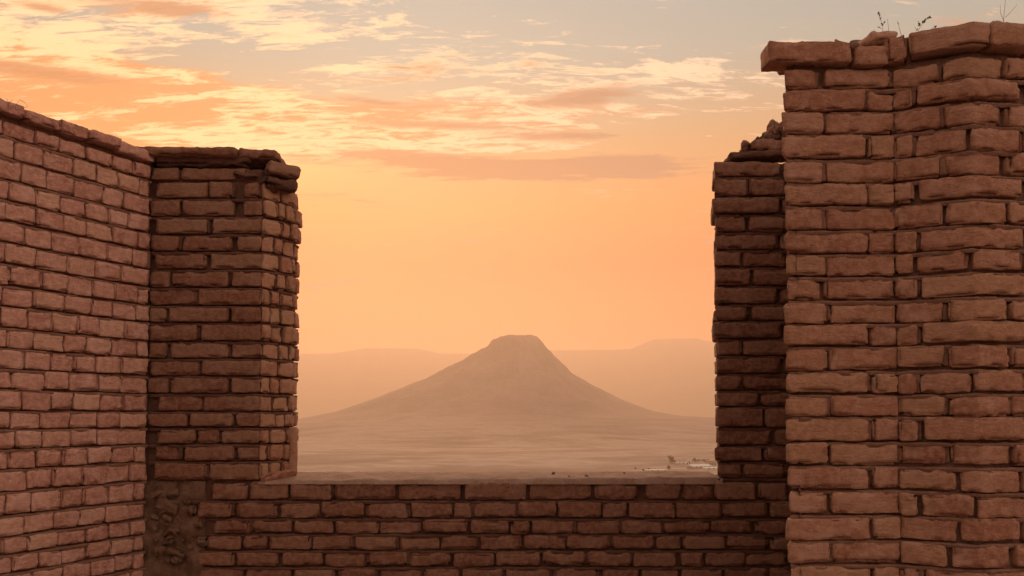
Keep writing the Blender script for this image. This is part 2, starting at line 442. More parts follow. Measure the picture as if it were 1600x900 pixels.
# ---------------- left wall
left = thing('brick_wall', (C1.x, C1.y, 0), 'long brick wall of short header bricks running off the left edge of the picture', 'wall')
def off(o): return o.location
TOP_L = zat(238, YB, 235)
acc = Acc()
pl = Path([L_END, C1])                       # s grows toward the corner, outward = right-hand side (faces the courtyard)
Lt = pl.cum[-1]
thick = .38
nL = pl.nrm[0]
core(acc, [L_END, C1, C1 + Vector((.02, .3)), C1 - nL * thick + Vector((0, .2)), L_END - nL * thick], -.3, TOP_L - .03, seed=3)
for i in range(len(ZL) - 1):
    zt, zb = ZL[i], ZL[i + 1]
    g = rnd.uniform(.010, .014)
    top_extra = .0
    for a, b in fill_row((i % 2) * -.05 - rnd.uniform(0, .03), Lt - .006, .104, .17, rnd.uniform(.003, .006)):
        dz = rnd.gauss(0, .0016)
        lay(acc, pl, max(a, 0), b, zb + g * .5 + dz, zt - g * .5 + dz, depth=.08, r=.010, proud=rnd.gauss(0, .002), chip=.016)
for z in ZL[1:]: bed(acc, pl, 0, Lt, z)
# first course right below the coping
g = .01
zt0 = ZL[0] + (ZL[0] - ZL[1]) * .62
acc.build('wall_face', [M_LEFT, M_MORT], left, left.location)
acc = Acc()
z_cop_b = zat(253, YB, 235); z_cop_t = TOP_L
x = 0.0; k = 0
ends = [Lt, Lt - .165]                        # last piece toward the corner
a = Lt
for ln in [.17, .13, .118, .135, .15, .115, .14, .15, .12, .16, .14, .15, .15, .15, .15, .15, .15, .15, .15, .15, .15, .15, .15]:
    b = a; a = b - ln
    if a < 0: break
    h = rnd.gauss(0, .003)
    lay(acc, pl, a + .0015, b - .0015, z_cop_b + rnd.gauss(0, .002) - .002, z_cop_t + h, depth=.17, proud=.020 + rnd.gauss(0, .004), r=.011, chip=.020, lump=.005, jit=.6)
    # second slab row behind, seen from above only
    lay(acc, Path([L_END - nL * .19, C1 - nL * .19]), a + .004, b - .004, z_cop_b, z_cop_t - .004 + rnd.gauss(0, .003), depth=.17, proud=0, r=.014, chip=.03, lump=.006)
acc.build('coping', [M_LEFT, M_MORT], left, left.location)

# ---------------- back wall with the opening
back = thing('brick_wall', ((C1.x + 1.3) / 2, YB, 0), 'dark brick wall with the wide rectangular opening that frames the mountain', 'wall')
TH = .25
# parapet below the opening
acc = Acc()
zp_top = ZL[18]
core(acc, [(C1.x - .25, YB), (1.45, YB), (1.45, YB + TH), (C1.x - .25, YB + TH)], -.3, zp_top - .004, seed=11, amp=.006)
rows_px = {
 18: [(330, 387), (389, 450), (453, 518), (522, 618), (622, 720), (726, 823), (828, 924), (929, 998), (1009, 1066), (1068, 1113), (1116, 1180), (1186, 1232), (1236, 1300)],
 19: [(308, 362), (368, 432), (438, 500), (502, 569), (572, 638), (642, 707), (709, 737), (740, 807), (809, 870), (872, 940), (942, 980), (983, 1054), (1057, 1127), (1129, 1200), (1204, 1270)],
 20: [(332, 390), (392, 456), (459, 521), (524, 591), (593, 657), (660, 730), (736, 796), (798, 827), (830, 898), (901, 969), (971, 1036), (1039, 1109), (1112, 1177), (1180, 1250)],
 21: [(322, 377), (379, 417), (419, 485), (487, 551), (553, 619), (623, 687), (689, 747), (750, 815), (818, 884), (886, 953), (956, 1022), (1025, 1064), (1067, 1135), (1137, 1202), (1205, 1270)],
 22: [(300, 366), (369, 434), (439, 504), (507, 569), (572, 637), (639, 705), (708, 773), (775, 844), (847, 915), (918, 987), (990, 1057), (1064, 1099), (1102, 1165), (1167, 1230), (1233, 1290)]}
pb = Path([(-2.0, YB), (2.0, YB)]); S = lambda X: X + 2.0
for i in range(18, len(ZL) - 1):
    zt, zb = ZL[i], ZL[i + 1]; yy = (ROWS_L[i] + 12 if i < len(ROWS_L) else 890)
    if i in rows_px: spans = [(XB(a, yy), XB(b, yy)) for a, b in rows_px[i]]
    else: spans = fill_row(-1.33 + rnd.uniform(0, .08), 1.36, .178, .14, .012)
    for a, b in spans:
        g = rnd.uniform(.011, .015); dz = rnd.gauss(0, .002)
        lay(acc, pb, S(a) + .0015, S(b) - .0015, zb + g * .5 + dz, zt - g * .5 + dz, proud=rnd.gauss(0, .003), r=.014, chip=.026, lump=.0042,
            tone=min(1, max(0, rnd.gauss(.38, .2))))
for z in ZL[19:]: bed(acc, pb, S(-1.33), S(1.4), z)
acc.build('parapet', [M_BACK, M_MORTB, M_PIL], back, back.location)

# sill: lime mortar bed, uneven front lip, rises a little toward the outside
acc = Acc()
nx, ny = 220, 16; V = []; fs = []
xs0, xs1 = XB(404, 750), RJ.x + .02
for j in range(ny + 1):
    for i in range(nx + 1):
        t = i / nx; X = xs0 + (xs1 - xs0) * t; v = j / ny
        Yv = YB + .006 + (TH - .004) * v
        zf = zat(752.5 - 6.5 * t, YB, 800); zbk = zf + .024 - .016 * t
        z = zf + (zbk - zf) * min(1, v * 1.3)
        p3 = Vector((X, Yv, 0))
        z += .005 * noise.noise(p3 * 9) + .003 * noise.noise(p3 * 33) + .0015 * noise.noise(p3 * 80)
        yy = Yv
        if j == 0: z = zp_top - .012; yy = YB - .004 + .006 * noise.noise(p3 * 26 + Vector((0, 9, 0)))
        if j == 1: z -= .004; yy = YB + .002 + .007 * noise.noise(p3 * 26)
        V.append((X, yy, z))
for j in range(ny):
    for i in range(nx):
        a = j * (nx + 1) + i; fs.append((a, a + 1, a + nx + 2, a + nx + 1))
b0 = len(V)
for i in range(nx + 1): V.append((V[ny * (nx + 1) + i][0], YB + TH + .003, zp_top - .05))
for i in range(nx):
    a = ny * (nx + 1) + i; fs.append((a, a + 1, b0 + i + 1, b0 + i))
acc.add(V, fs, 0)
for k in range(5):
    X = rnd.uniform(xs0 + .03, xs1 - .04); t = (X - xs0) / (xs1 - xs0); v = rnd.random() ** 1.6; s_ = rnd.uniform(.002, .005) * (1.8 if rnd.random() < .1 else 1)
    z = zat(752.5 - 6.5 * t, YB, 800) + (.024 - .016 * t) * min(1, v * 1.3)
    chunk(acc, (X, YB + .01 + TH * v * .8, z + s_ * .4), (s_ * rnd.uniform(1, 1.9), s_ * 1.3, s_), (rnd.random(), rnd.random(), rnd.random() * 3), mi=0 if rnd.random() < .85 else 1, r=s_ * .4, lump=s_ * .4, chip=s_, step=.007)
acc.build('sill', [M_SILL, M_PIL], back, back.location)

# left pier of the opening with its splayed reveal
acc = Acc()
P0 = C1 + Vector((-.03, 0)); JE = J1 + Vector((.0, .10)); 
pp = Path([Vector((C1.x, YB)), J0, J1, J1 + Vector((-.004, .12))])
sJ0, sJ1 = pp.cum[1], pp.cum[2]; sE = pp.cum[3]
core(acc, [Vector((C1.x - .2, YB)), J0, J1, J1 + Vector((-.004, .12)), Vector((C1.x - .2, YB + .26))], zp_top - .03, ZL[0] - .012, seed=21, step=.014)
SP = lambda px: XB(px) - C1.x
pier_rows = [
 [(231, 275), (277, 382)], [(240, 322), (324, 360), (378, 402)], [(231, 278), (282, 363), (378, 409)], [(240, 321), (330, 'w')],
 [(231, 278), (282, 360), (368, 'w')], [(240, 321), (327, 'w')], [(231, 263), (266, 355), (360, 'w')], [(231, 306), (309, 'w')],
 [(231, 260), (264, 357), (361, 'w')], [(231, 308), (313, 'w')], [(231, 260), (265, 357), (361, 'w')], [(231, 312), (316, 'w')],
 [(231, 264), (267, 358), (362, 'w')], [(246, 316), (319, 'w')], [(231, 295), (298, 366), (370, 'w')],
 [(247, 307), (309, 344), (347, 'w')], [(243, 283), (290, 368), (372, 'w')], [(244, 326), (330, 'w')]]
for i, row in enumerate(pier_rows):
    zt, zb = ZL[i], ZL[i + 1]; wrap_end = None
    for a, b in row:
        g = rnd.uniform(.011, .015)
        s0 = SP(a); 
        if b == 'w':
            s1 = sJ0 + .001; wrap_end = s1 - .006
        else: s1 = SP(b)
        lay(acc, pp, s0 + .002, s1 - .002, zb + g * .5, zt - g * .5, proud=rnd.gauss(0, .003), r=.013, chip=.02, depth=.07, jit=.6)
    # reveal bricks in the lighter brick copy: light on the reveal put into colour
    x = (wrap_end + .008) if wrap_end else sJ0 + .01
    if i == 0: continue
    while x < sE - .03:
        w = rnd.choice([.045, .06, .085]) * rnd.uniform(.9, 1.1)
        g = rnd.uniform(.008, .012)
        e = min(x + w, sE - .004)
        if sE - e < .035: e = sE
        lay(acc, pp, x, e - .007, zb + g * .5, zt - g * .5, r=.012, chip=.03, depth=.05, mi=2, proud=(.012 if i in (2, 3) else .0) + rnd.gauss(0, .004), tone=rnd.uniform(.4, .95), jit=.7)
        x = e
for z in ZL[2:18]: bed(acc, pp, 0, sE, z)
# broken top courses
bx = lambda px, py, Y: at(px, py, Y)
chunk(acc, bx(240, 250, YB + .12), (.07, .11, .024), mi=1, r=.01)
chunk(acc, bx(283, 248, YB + .08), (.118, .11, .018), (0, .0, .02), r=.007, lump=.005, chip=.03)
chunk(acc, bx(352, 249, YB + .09), (.085, .11, .019), (.01, .0, -.03), r=.007, lump=.006, chip=.035)
chunk(acc, bx(412, 251, YB + .10), (.076, .10, .021), (0, .01, .06), r=.008, lump=.006, chip=.04)
chunk(acc, bx(399, 262, YB + .14), (.045, .08, .026), (0, -.15, .2), mi=1, r=.014, lump=.014, chip=.07)
chunk(acc, bx(438, 272, YB + .10), (.066, .085, .026), (0, .12, .5), r=.009, lump=.007, chip=.045)
chunk(acc, bx(430, 292, YB + .09), (.070, .085, .024), (0, .04, .55), mi=1, r=.016, lump=.010, chip=.05)
chunk(acc, bx(388, 279, YB + .05), (.05, .06, .012), (0, .1, .1), mi=1, r=.01, lump=.010, chip=.06)
chunk(acc, bx(330, 260, YB + .12), (.20, .12, .030), (0, .0, .0), mi=1, r=.012, lump=.012, chip=.05)
for k in range(26):
    px = rnd.uniform(245, 440); chunk(acc, bx(px, 243 + rnd.uniform(-1.5, 3), YB + rnd.uniform(.04, .16)), (rnd.uniform(.008, .022), .012, rnd.uniform(.004, .009)), (rnd.random(), rnd.random(), rnd.random()), mi=1, r=.006, lump=.004, chip=.02, step=.008)
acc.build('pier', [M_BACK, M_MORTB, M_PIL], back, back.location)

# plaster fillet at the foot of the reveal
acc = Acc()
cfp = J0.lerp(J1, .5)
chunk(acc, (J1.x + .002, J1.y + .016, ZL[16] - .03), (.012, .026, .10), (0, 0, -.1), r=.006, lump=.003, chip=.008)
chunk(acc, (cfp.x + .012, cfp.y + .004, zp_top + .004), (.088, .012, .034), (.35, -.10, math.atan2(JD.y, JD.x)), r=.014, lump=.006, chip=.012)
acc.build('plaster_fillet', [M_PIL], back, back.location)

# right pier of the opening
acc = Acc()
pr_ = Path([Vector((RJ.x + .055, YB + TH)), RJ, Vector((1.6, YB))])
sR = pr_.cum[1]
core(acc, [RJ, (1.45, YB), (1.45, YB + TH), (RJ.x + .055, YB + TH)], zp_top - .03, ZR[0] - .008, seed=31, step=.014)
SR = lambda px: sR + XB(px) - RJ.x
right_rows = [[(1119, 1222), (1228, 1290)], [(1119, 1169), (1173, 1230)], [(1119, 1220), (1225, 1290)], [(1119, 1167), (1172, 1230)], [(1119, 1215), (1222, 1290)],
 [(1119, 1160), (1163, 1230)], [(1119, 1174), (1178, 1240)], [(1119, 1215), (1222, 1290)], [(1120, 1168), (1175, 1240)], [(1119, 1221), (1226, 1290)],
 [(1120, 1158), (1161, 1240)], [(1119, 1219), (1226, 1290)], [(1120, 1158), (1161, 1240)], [(1120, 1185), (1188, 1250)], [(1120, 1191), (1194, 1250)],
 [(1121, 1205), (1210, 1280)], [(1121, 1188), (1193, 1280)], [(1121, 1157), (1161, 1227)], [(1121, 1187), (1191, 1214), (1217, 1280)]]
for i, row in enumerate(right_rows):
    zt = ZR[i]; zb = ZR[i + 1] if i + 1 < len(ZR) else zp_top
    for n_, (a, b) in enumerate(row):
        g = rnd.uniform(.011, .015)
        if n_ == 0: s0 = sR - rnd.choice([.06, .11])      # wraps round the arris of the opening
        else: s0 = SR(a)
        jx = rnd.gauss(0, .003) if n_ == 0 else 0
        lay(acc, pr_, s0 + .002, SR(b) - .002, zb + g * .5, zt - g * .5, proud=rnd.gauss(0, .0035) + jx, r=.013, chip=.024, depth=.06, jit=.7, tone=min(1, max(0, rnd.gauss(.35, .18))))
        if n_ == 0: lay(acc, pr_, .004, s0 - .008, zb + g * .5, zt - g * .5, proud=rnd.gauss(0, .004), r=.012, chip=.03, depth=.06)
for z in ZR[1:]: bed(acc, pr_, 0, sR + .5, z)
# stepped ruin on top of it
chunk(acc, bx(1178, 247, YB + .06), (.115, .06, .014), (0, -.05, 0), r=.008, lump=.006, chip=.03, mi=1)
chunk(acc, bx(1201, 234, YB + .08), (.088, .07, .026), (0, -.03, .03), r=.012, lump=.010, chip=.07)
chunk(acc, bx(1159, 241, YB + .07), (.016, .03, .014), (0, .3, 0), mi=1, r=.008, lump=.010, chip=.05)
chunk(acc, bx(1170, 237, YB + .08), (.018, .03, .016), (0, -.3, .4), r=.01, lump=.008, chip=.06)
chunk(acc, bx(1207, 222, YB + .09), (.060, .06, .014), (0, -.1, .1), mi=1, r=.008, lump=.008, chip=.06)
chunk(acc, bx(1192, 224, YB + .08), (.016, .03, .010), (0, -.4, .4), mi=1, r=.008, lump=.008, chip=.06)
chunk(acc, bx(1213, 208, YB + .09), (.040, .06, .022), (0, -.12, .1), r=.01, lump=.012, chip=.09)
chunk(acc, bx(1228, 205, YB + .09), (.040, .06, .030), (0, -.05, .1), r=.01, lump=.010, chip=.06)
chunk(acc, bx(1240, 228, YB + .09), (.090, .06, .060), (0, 0, .1), mi=1, r=.01, lump=.010, chip=.06)
for k in range(16):
    t = k / 15; px = 1150 + 70 * t; chunk(acc, bx(px, 243 - 38 * t + rnd.uniform(-2, 2), YB + rnd.uniform(.04, .1)), (rnd.uniform(.006, .014), .012, rnd.uniform(.005, .01)), (rnd.random(), rnd.random(), rnd.random()), mi=rnd.choice([0, 1]), r=.005, lump=.006, chip=.03, step=.007)
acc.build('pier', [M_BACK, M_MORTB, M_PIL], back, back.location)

# broken rubble patch in the lower left corner of the back wall
nx, nz_ = 46, 90; V = []; fs = []
x0, x1 = C1.x - .02, XB(318, 800)
for j in range(nz_ + 1):
    for i in range(nx + 1):
        u = i / nx; z = 0.0 + (zp_top + .0 - 0.0) * j / nz_; X = x0 + (x1 - x0) * u
        p3 = Vector((X * 1.1, z * 1.0, 4.2))
        e = min(1, (1 - u) * 7 + .2) * min(1, (1 - j / nz_) * 14 + .4)
        rid = abs(noise.noise(p3 * 11 + Vector((0, 0, 2))))
        cel = noise.noise(p3 * 24)
        d = .030 * noise.noise(p3 * 5.5) + .055 * (rid - .2) + .012 * cel + .006 * noise.noise(p3 * 60)
        V.append((X, YB + .010 + .012 * (1 - e) - d * (.4 + .6 * e), z))
for j in range(nz_):
    for i in range(nx):
        a = j * (nx + 1) + i; fs.append((a, a + 1, a + nx + 2, a + nx + 1))
acc = Acc(); acc.add(V, fs, 0)
for k in range(46):
    px = 243 + 62 * abs(rnd.gauss(0, .45)) % 62; py = rnd.uniform(762, 905)
    sz = rnd.uniform(.005, .015)
    chunk(acc, bx(px, py, YB - rnd.uniform(-.012, .008)), (sz * rnd.uniform(.8, 1.9), sz * .8, sz * rnd.uniform(.5, 1)), (rnd.uniform(-.8, .8), rnd.uniform(-.8, .8), rnd.uniform(-.5, .5)), r=sz * .3, lump=sz * .5, chip=sz * 1.2, step=.008, tone=.5)
for px, py, hx, hz, an in [(300, 798, .020, .022, .1), (312, 820, .018, .016, -.2), (318, 846, .024, .018, .0), (262, 790, .05, .028, .35), (250, 858, .03, .02, -.3)]:
    chunk(acc, bx(px, py, YB + .004), (hx, .02, hz), (0, an, 0), r=.01, lump=.008, chip=.04, tone=.3)
acc.build('rubble_patch', [M_RUBB], back, back.location)

# ---------------- near pillar on the right
YP = 2.5
XP = lambda px, py=500: at(px, py, YP).x
A0 = Vector((XP(1229), YP)); A1 = Vector((XP(1403), YP)); BD = Vector((.898, -.442)).normalized()
B1 = A1 + BD * .207; CDv = Vector((.9886, .151)).normalized(); C_END = B1 + CDv * 1.5
pil = thing('brick_pillar', (A1.x, YP + .2, 0), 'massive nearer brick pillar with overhanging top slabs at the right edge', 'pillar')
BK = Vector((1.26, 3.37))
pp2 = Path([BK, A0, A1, B1, C_END]); sA0, sA1, sB1, sC = pp2.cum[1:5]
ROWS_P = [104, 139, 174, 210, 249, 286, 322, 360, 397, 433, 470, 506, 542, 580, 617, 652, 691, 729, 767, 806, 845, 883]
ZP = [zat(y, YP, 1320) for y in ROWS_P]
while ZP[-1] > 0: ZP.append(ZP[-1] - .073)
acc = Acc()
core(acc, [BK, A0, A1, B1, C_END, C_END + Vector((-.2, .9)), Vector((1.6, 3.39))], -.3, ZP[0] + .014, seed=41, step=.016, inset=.030)
SPL = lambda px: sA0 + XP(px) - A0.x
# widths on the slanted faces: pixel -> s along face B / C
def sB(px):
    u = (px - 800) / F * 1.0
    t = (u * A1.y - A1.x) / (BD.x - u * BD.y)
    if t <= .207: return sA1 + t
    t = (u * B1.y - B1.x) / (CDv.x - u * CDv.y); return sB1 + t
odd = lambda: [(1229, rnd.uniform(1289, 1293)), (rnd.uniform(1294.5, 1297), 1402 + rnd.uniform(-1.5, .5))]
even = lambda: [(1229, rnd.uniform(1354, 1359)), (rnd.uniform(1360.5, 1363), 1402 + rnd.uniform(-1.5, .5))]
for i in range(len(ZP) - 1):
    zt, zb = ZP[i], ZP[i + 1]
    od = (i % 2 == 0)
    A = odd() if od else even()
    if i == 0: A = [(1217, 1281), (1296, 1398)]
    if i == 9: A = [(1231, 1283), (1291, 1399)]
    for a, b in A:
        g = rnd.uniform(.009, .012); dz = rnd.gauss(0, .002)
        s0 = SPL(a)
        if a < 1235: s0 = sA0 - rnd.uniform(.05, .12); 
        lay(acc, pp2, s0 + .001, SPL(b) - .001, zb + g * .5 + dz, zt - g * .5 + dz, proud=rnd.gauss(0, .003) + (.006 if a < 1235 else 0) * rnd.random(), r=.013, chip=.024, lump=.004, jit=.8)
        if a < 1235:
            e = s0 - .01
            for q0, q1 in fill_row(.01, e, .22, .2, .01): lay(acc, pp2, q0, q1, zb + g * .5, zt - g * .5, r=.013, chip=.024, depth=.08)
    if od: Bs = [(1405, rnd.uniform(1476, 1480)), (rnd.uniform(1482, 1484), rnd.uniform(1575, 1581)), (1584, 1665)]
    else: Bs = [(1405, rnd.uniform(1432, 1438)), (rnd.uniform(1440, 1443), rnd.uniform(1602, 1615)), (1620, 1660)]
    if i % 5 == 3: Bs = [(1405, 1433), (1436, 1520), (1523, 1604), (1608, 1660)]
    if i in (17, 19): Bs = [(1405, 1494), (1497, 1594), (1598, 1660)]
    wav = .003 * math.sin(i * 1.7)
    last = None
    for a, b in Bs:
        g = rnd.uniform(.009, .012); dz = rnd.gauss(0, .002) + wav
        last = sB(b)
        lay(acc, pp2, sB(a) + (.002 if a > 1405 else -.002), sB(b) - .003, zb + g * .5 + dz, zt - g * .5 + dz, proud=rnd.gauss(0, .003), r=.013, chip=.026, lump=.004, jit=.6, tilt=-.012 if a == 1405 else 0)
    for q0, q1 in fill_row(last + .012, sC, .2, .2, .012): lay(acc, pp2, q0, q1, zb + .006, zt - .006, r=.013, chip=.024)
for z in ZP[1:]: bed(acc, pp2, 0, sC, z)
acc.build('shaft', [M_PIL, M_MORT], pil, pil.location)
# cap course
acc = Acc()
bp_ = lambda px, py, Y: at(px, py, Y)
zc0 = ZP[0] + .004; zc1 = zat(66, YP, 1258)
ppc = Path([A0 - Vector((.4, 0)), A1]); SC = lambda px: .4 + XP(px, 80) - A0.x
lay(acc, ppc, SC(1199), SC(1326), zc0 + .006, zc1 - .004, depth=.09, proud=.016, r=.009, chip=.022, lump=.004, tone=.45, jit=.4)
lay(acc, ppc, SC(1333), SC(1384), zc0 - .002, zat(74, YP, 1358), depth=.15, proud=.016, r=.008, chip=.02, lump=.004, tone=.6, jit=.4)
lay(acc, pp2, sB(1391), sB(1427), zc0 + .006, zc1 + .012, depth=.15, proud=.012, r=.010, chip=.03, lump=.005, tone=.4, jit=.4, tilt=.06)
lay(acc, pp2, sB(1430), sB(1552), zc0 + .018, zc1 + .014, depth=.15, proud=.018, r=.008, chip=.022, lump=.004, tone=.75, jit=.3)
lay(acc, pp2, sB(1555), sB(1622), zc0 + .020, zc1 + .018, depth=.15, proud=.020, r=.009, chip=.03, lump=.005, tone=.65, jit=.4)
chunk(acc, bp_(1690, 66, YP + .1), (.13, .10, .033), (0, .02, .15), r=.014, lump=.010, chip=.05)
chunk(acc, bp_(1860, 75, YP + .2), (.20, .12, .033), (0, .02, .15), r=.014, lump=.010, chip=.05)
chunk(acc, bp_(1320, 94, YP + .14), (.20, .09, .020), (0, 0, 0), mi=1, r=.014, lump=.010, chip=.04)
chunk(acc, bp_(1480, 88, YP + .17), (.34, .09, .030), (0, 0, -.1), mi=1, r=.014, lump=.014, chip=.04)
chunk(acc, bp_(1320, 104, YP + .10), (.05, .06, .012), (0, 0, 0), mi=1, r=.008, lump=.006, chip=.04)
for px, py, s in [(1334, 72, .012), (1341, 73, .009), (1411, 60, .006), (1534, 45, .010), (1557, 45, .017), (1585, 46, .012), (1423, 63, .006), (1313, 67, .012), (1300, 68, .007), (1470, 56, .005)]:
    chunk(acc, bp_(px, py + 3, YP + .01), (s * 1.5, s * 1.3, s), (rnd.random(), rnd.random(), rnd.random()), mi=rnd.choice([0, 1]), r=s * .4, lump=s * .35, chip=s, step=.007)
for k in range(26):
    px = rnd.uniform(1400, 1620); py = 66 if px < 1330 else (62 - (px - 1400) * .11 if px < 1530 else 46)
    s = rnd.uniform(.003, .007)
    chunk(acc, bp_(px, py + 1, YP + rnd.uniform(.0, .05)), (s * 1.5, s * 1.3, s), (rnd.random(), rnd.random(), rnd.random()), mi=1, r=s * .4, lump=s * .35, chip=s, step=.007)
acc.build('cap', [M_PIL, M_MORT], pil, pil.location)
acc = Acc()
c = bp_(1370, 66, YP + .06)
chunk(acc, c, (.046, .05, .020), (.05, .02, .1), r=.014, lump=.008, chip=.06, tone=.8)
st = acc.build('stone', [M_LEFT], None, c); st.location = c
tag(st, 'pale flat stone lying loose on top of the right pillar below the thin stalks', 'stone')

# ------------------------------------------------------------------ dry weeds
def plain_mat(name, col, rough=.9):
    mt, nt, N, L, P = newmat(name)
    g = N.new('ShaderNodeNewGeometry').outputs['Position']; n = tex(N, L, g, 60, 3, .5)
    L.new(mixc(N, L, n.outputs[0], tuple(x * .75 for x in col), tuple(min(1, x * 1.25) for x in col)), P.inputs['Base Color'])
    P.inputs['Roughness'].default_value = rough; P.inputs['Specular IOR Level'].default_value = .2
    return mt
M_STRAW = plain_mat('dry_straw', (.20, .13, .08)); M_SEED = plain_mat('seed_heads', (.20, .13, .09))
def tube(pts, radii, n=6):
    V = []; fs = []
    for i, p in enumerate(pts):
        d = (pts[min(i + 1, len(pts) - 1)] - pts[max(i - 1, 0)]).normalized()
        a = d.orthogonal().normalized(); b = d.cross(a)
        for k in range(n):
            t = 2 * math.pi * k / n; V.append(p + (a * math.cos(t) + b * math.sin(t)) * radii[i])
    for i in range(len(pts) - 1):
        for k in range(n): fs.append((i * n + k, i * n + (k + 1) % n, (i + 1) * n + (k + 1) % n, (i + 1) * n + k))
    fs.append(tuple(range(n - 1, -1, -1))); fs.append(tuple((len(pts) - 1) * n + k for k in range(n)))
    return V, fs
def curve(p0, p1, bend, n=8):
    out = []
    for i in range(n + 1):
        t = i / n; out.append(p0.lerp(p1, t) + bend * math.sin(math.pi * t))
    return out
def weed(name, Y, stems, seeds, label, cat, group=None, rad=.00075):
    """stems: list of (px0,py0,px1,py1,bendpx); seeds: list of (px,py,size)"""
    base = at(stems[0][0], stems[0][1], Y)
    root = thing(name, base, label, cat, group)
    a = Acc()
    for x0, y0, x1, y1, bd in stems:
        p0, p1 = at(x0, y0, Y), at(x1, y1, Y + rnd.uniform(-.02, .02))
        pts = curve(p0, p1, Vector((bd / F * Y, rnd.uniform(-.004, .004), 0)))
        v, f = tube(pts, [rad * (1 - .55 * i / (len(pts) - 1)) for i in range(len(pts))]); a.add(v, f)
    a.build('stem', [M_STRAW], root, base)
    if seeds:
        b = Acc()
        for x, y, s in seeds:
            c = at(x, y, Y + rnd.uniform(-.01, .01))
            for k in range(3):
                chunk(b, c + Vector((rnd.gauss(0, s * .7), rnd.gauss(0, s * .7), rnd.gauss(0, s * .7))), (s * rnd.uniform(.5, .9), s * .6, s * rnd.uniform(.4, .8)), (rnd.random() * 3, rnd.random() * 3, rnd.random() * 3), r=s * .3, lump=s * .3, chip=s * .5, step=.01)
        b.build('seed_head', [M_SEED], root, base)
    return root
YW = YP + .06
GW = 'dry weeds on the right pillar'
weed('dry_weed', YW, [(1379, 60, 1373, 20, 2), (1377, 45, 1371, 41, 0), (1377, 40, 1383, 35, 0), (1375, 32, 1378, 26, 0)],
     [(1372, 20, .0028), (1374, 22, .0022), (1375, 29, .0020), (1378, 36, .0024), (1379, 39, .0022), (1373, 43, .0024), (1382, 34, .0016), (1374, 25, .002)],
     'upright dry weed with a dark seed head, leftmost on the right pillar', 'weed', GW)
weed('dry_stalk', YW, [(1389, 58, 1386.5, 30, 1)], [(1386.5, 31, .0009)], 'single thin straight stalk just right of the leftmost seeded weed', 'weed', GW)
weed('dry_stalk', YW, [(1408.5, 56, 1402.5, 33, 1)], [(1402.5, 35, .0012), (1403.5, 37, .001)], 'short bare stalk leaning left, midway between the two seeded weeds', 'weed', GW)
weed('dry_weed', YW, [(1431, 56, 1452, 25, -2), (1432, 48, 1429, 42, 0), (1438, 38, 1434, 34, 0), (1441, 36, 1446, 35, 0), (1446, 29, 1454, 28, 0)],
     [(1452, 26, .0026), (1449, 29, .0024), (1446, 31, .0022), (1443, 33, .0026), (1441, 35, .0026), (1438, 38, .003), (1436, 40, .0024), (1434, 34, .0016), (1433, 45, .0016), (1454, 28, .002)],
     'bushier dry weed with seeds leaning to the right over the long top slab', 'weed', GW)
weed('dry_weed', YW, [(1456, 54, 1462, 41, -1), (1459, 46, 1457, 42, 0)], [(1461, 43, .0022), (1459, 46, .0016), (1462, 41, .0014)], 'smallest seeded sprig, right of the bushier leaning weed', 'weed', GW)
weed('dry_stalk', YW, [(1567, 48, 1573, -16, -1), (1569, 33, 1563, 8, -1), (1571, 27, 1590, 6, 1)], [], 'tall forked bare stalk above the right end of the pillar', 'weed', GW)
def left_blade(label, segs):
    root = weed('grass_blade', 2.78, segs, [], label, 'grass', 'dry grass on the left wall', rad=.0008); return root
left_blade('hooked dry grass blade at the far left end of the left wall top', [(14, 168, 20, 156, -3), (12, 166, 10, 153, 1)])
left_blade('arched dry grass blade on the left wall, right of the hooked one', [(24, 172, 44, 166, 0), (24, 172, 31, 156, -2), (31, 156, 43, 165, 2)])

# ------------------------------------------------------------------ ground, mountain, ridges
H = 40.0; GZ = EYE - H
def land_mat(name, cols, sc, bump=0.0, streak=(1, 3, 1)):
    mt, nt, N, L, P = newmat(name)
    g = N.new('ShaderNodeNewGeometry').outputs['Position']
    n1 = tex(N, L, g, sc, 8, .62, .6, streak); n2 = tex(N, L, g, sc * 6, 6, .6, 0, streak); n3 = tex(N, L, g, sc * 60, 4, .6)
    rp = ramp(N, [(.30, cols[0]), (.47, cols[1]), (.56, cols[2]), (.70, cols[1])]); L.new(n1.outputs[0], rp.inputs[0])
    c = mixc(N, L, rng(N, L, n2.outputs[0], .45, .7, 0, .6), rp.outputs[0], cols[0])
    c = mixc(N, L, rng(N, L, n3.outputs[0], .5, .8, 0, .4), c, cols[2])
    L.new(c, P.inputs['Base Color']); P.inputs['Roughness'].default_value = 1; P.inputs['Specular IOR Level'].default_value = .05
    if bump:
        bp = N.new('ShaderNodeBump'); bp.inputs['Distance'].default_value = bump; bp.inputs['Strength'].default_value = .8
        L.new(n2.outputs[0], bp.inputs['Height']); L.new(bp.outputs[0], P.inputs['Normal'])
    return mt
M_GROUND = land_mat('steppe_earth', [(.17, .11, .09), (.27, .185, .155), (.42, .31, .26)], .006, 0, (1, 1.5, 1))
M_ROCK = land_mat('mountain_rock', [(.155, .105, .11), (.20, .14, .145), (.27, .19, .185)], .012, 8, (1, 1, .5))

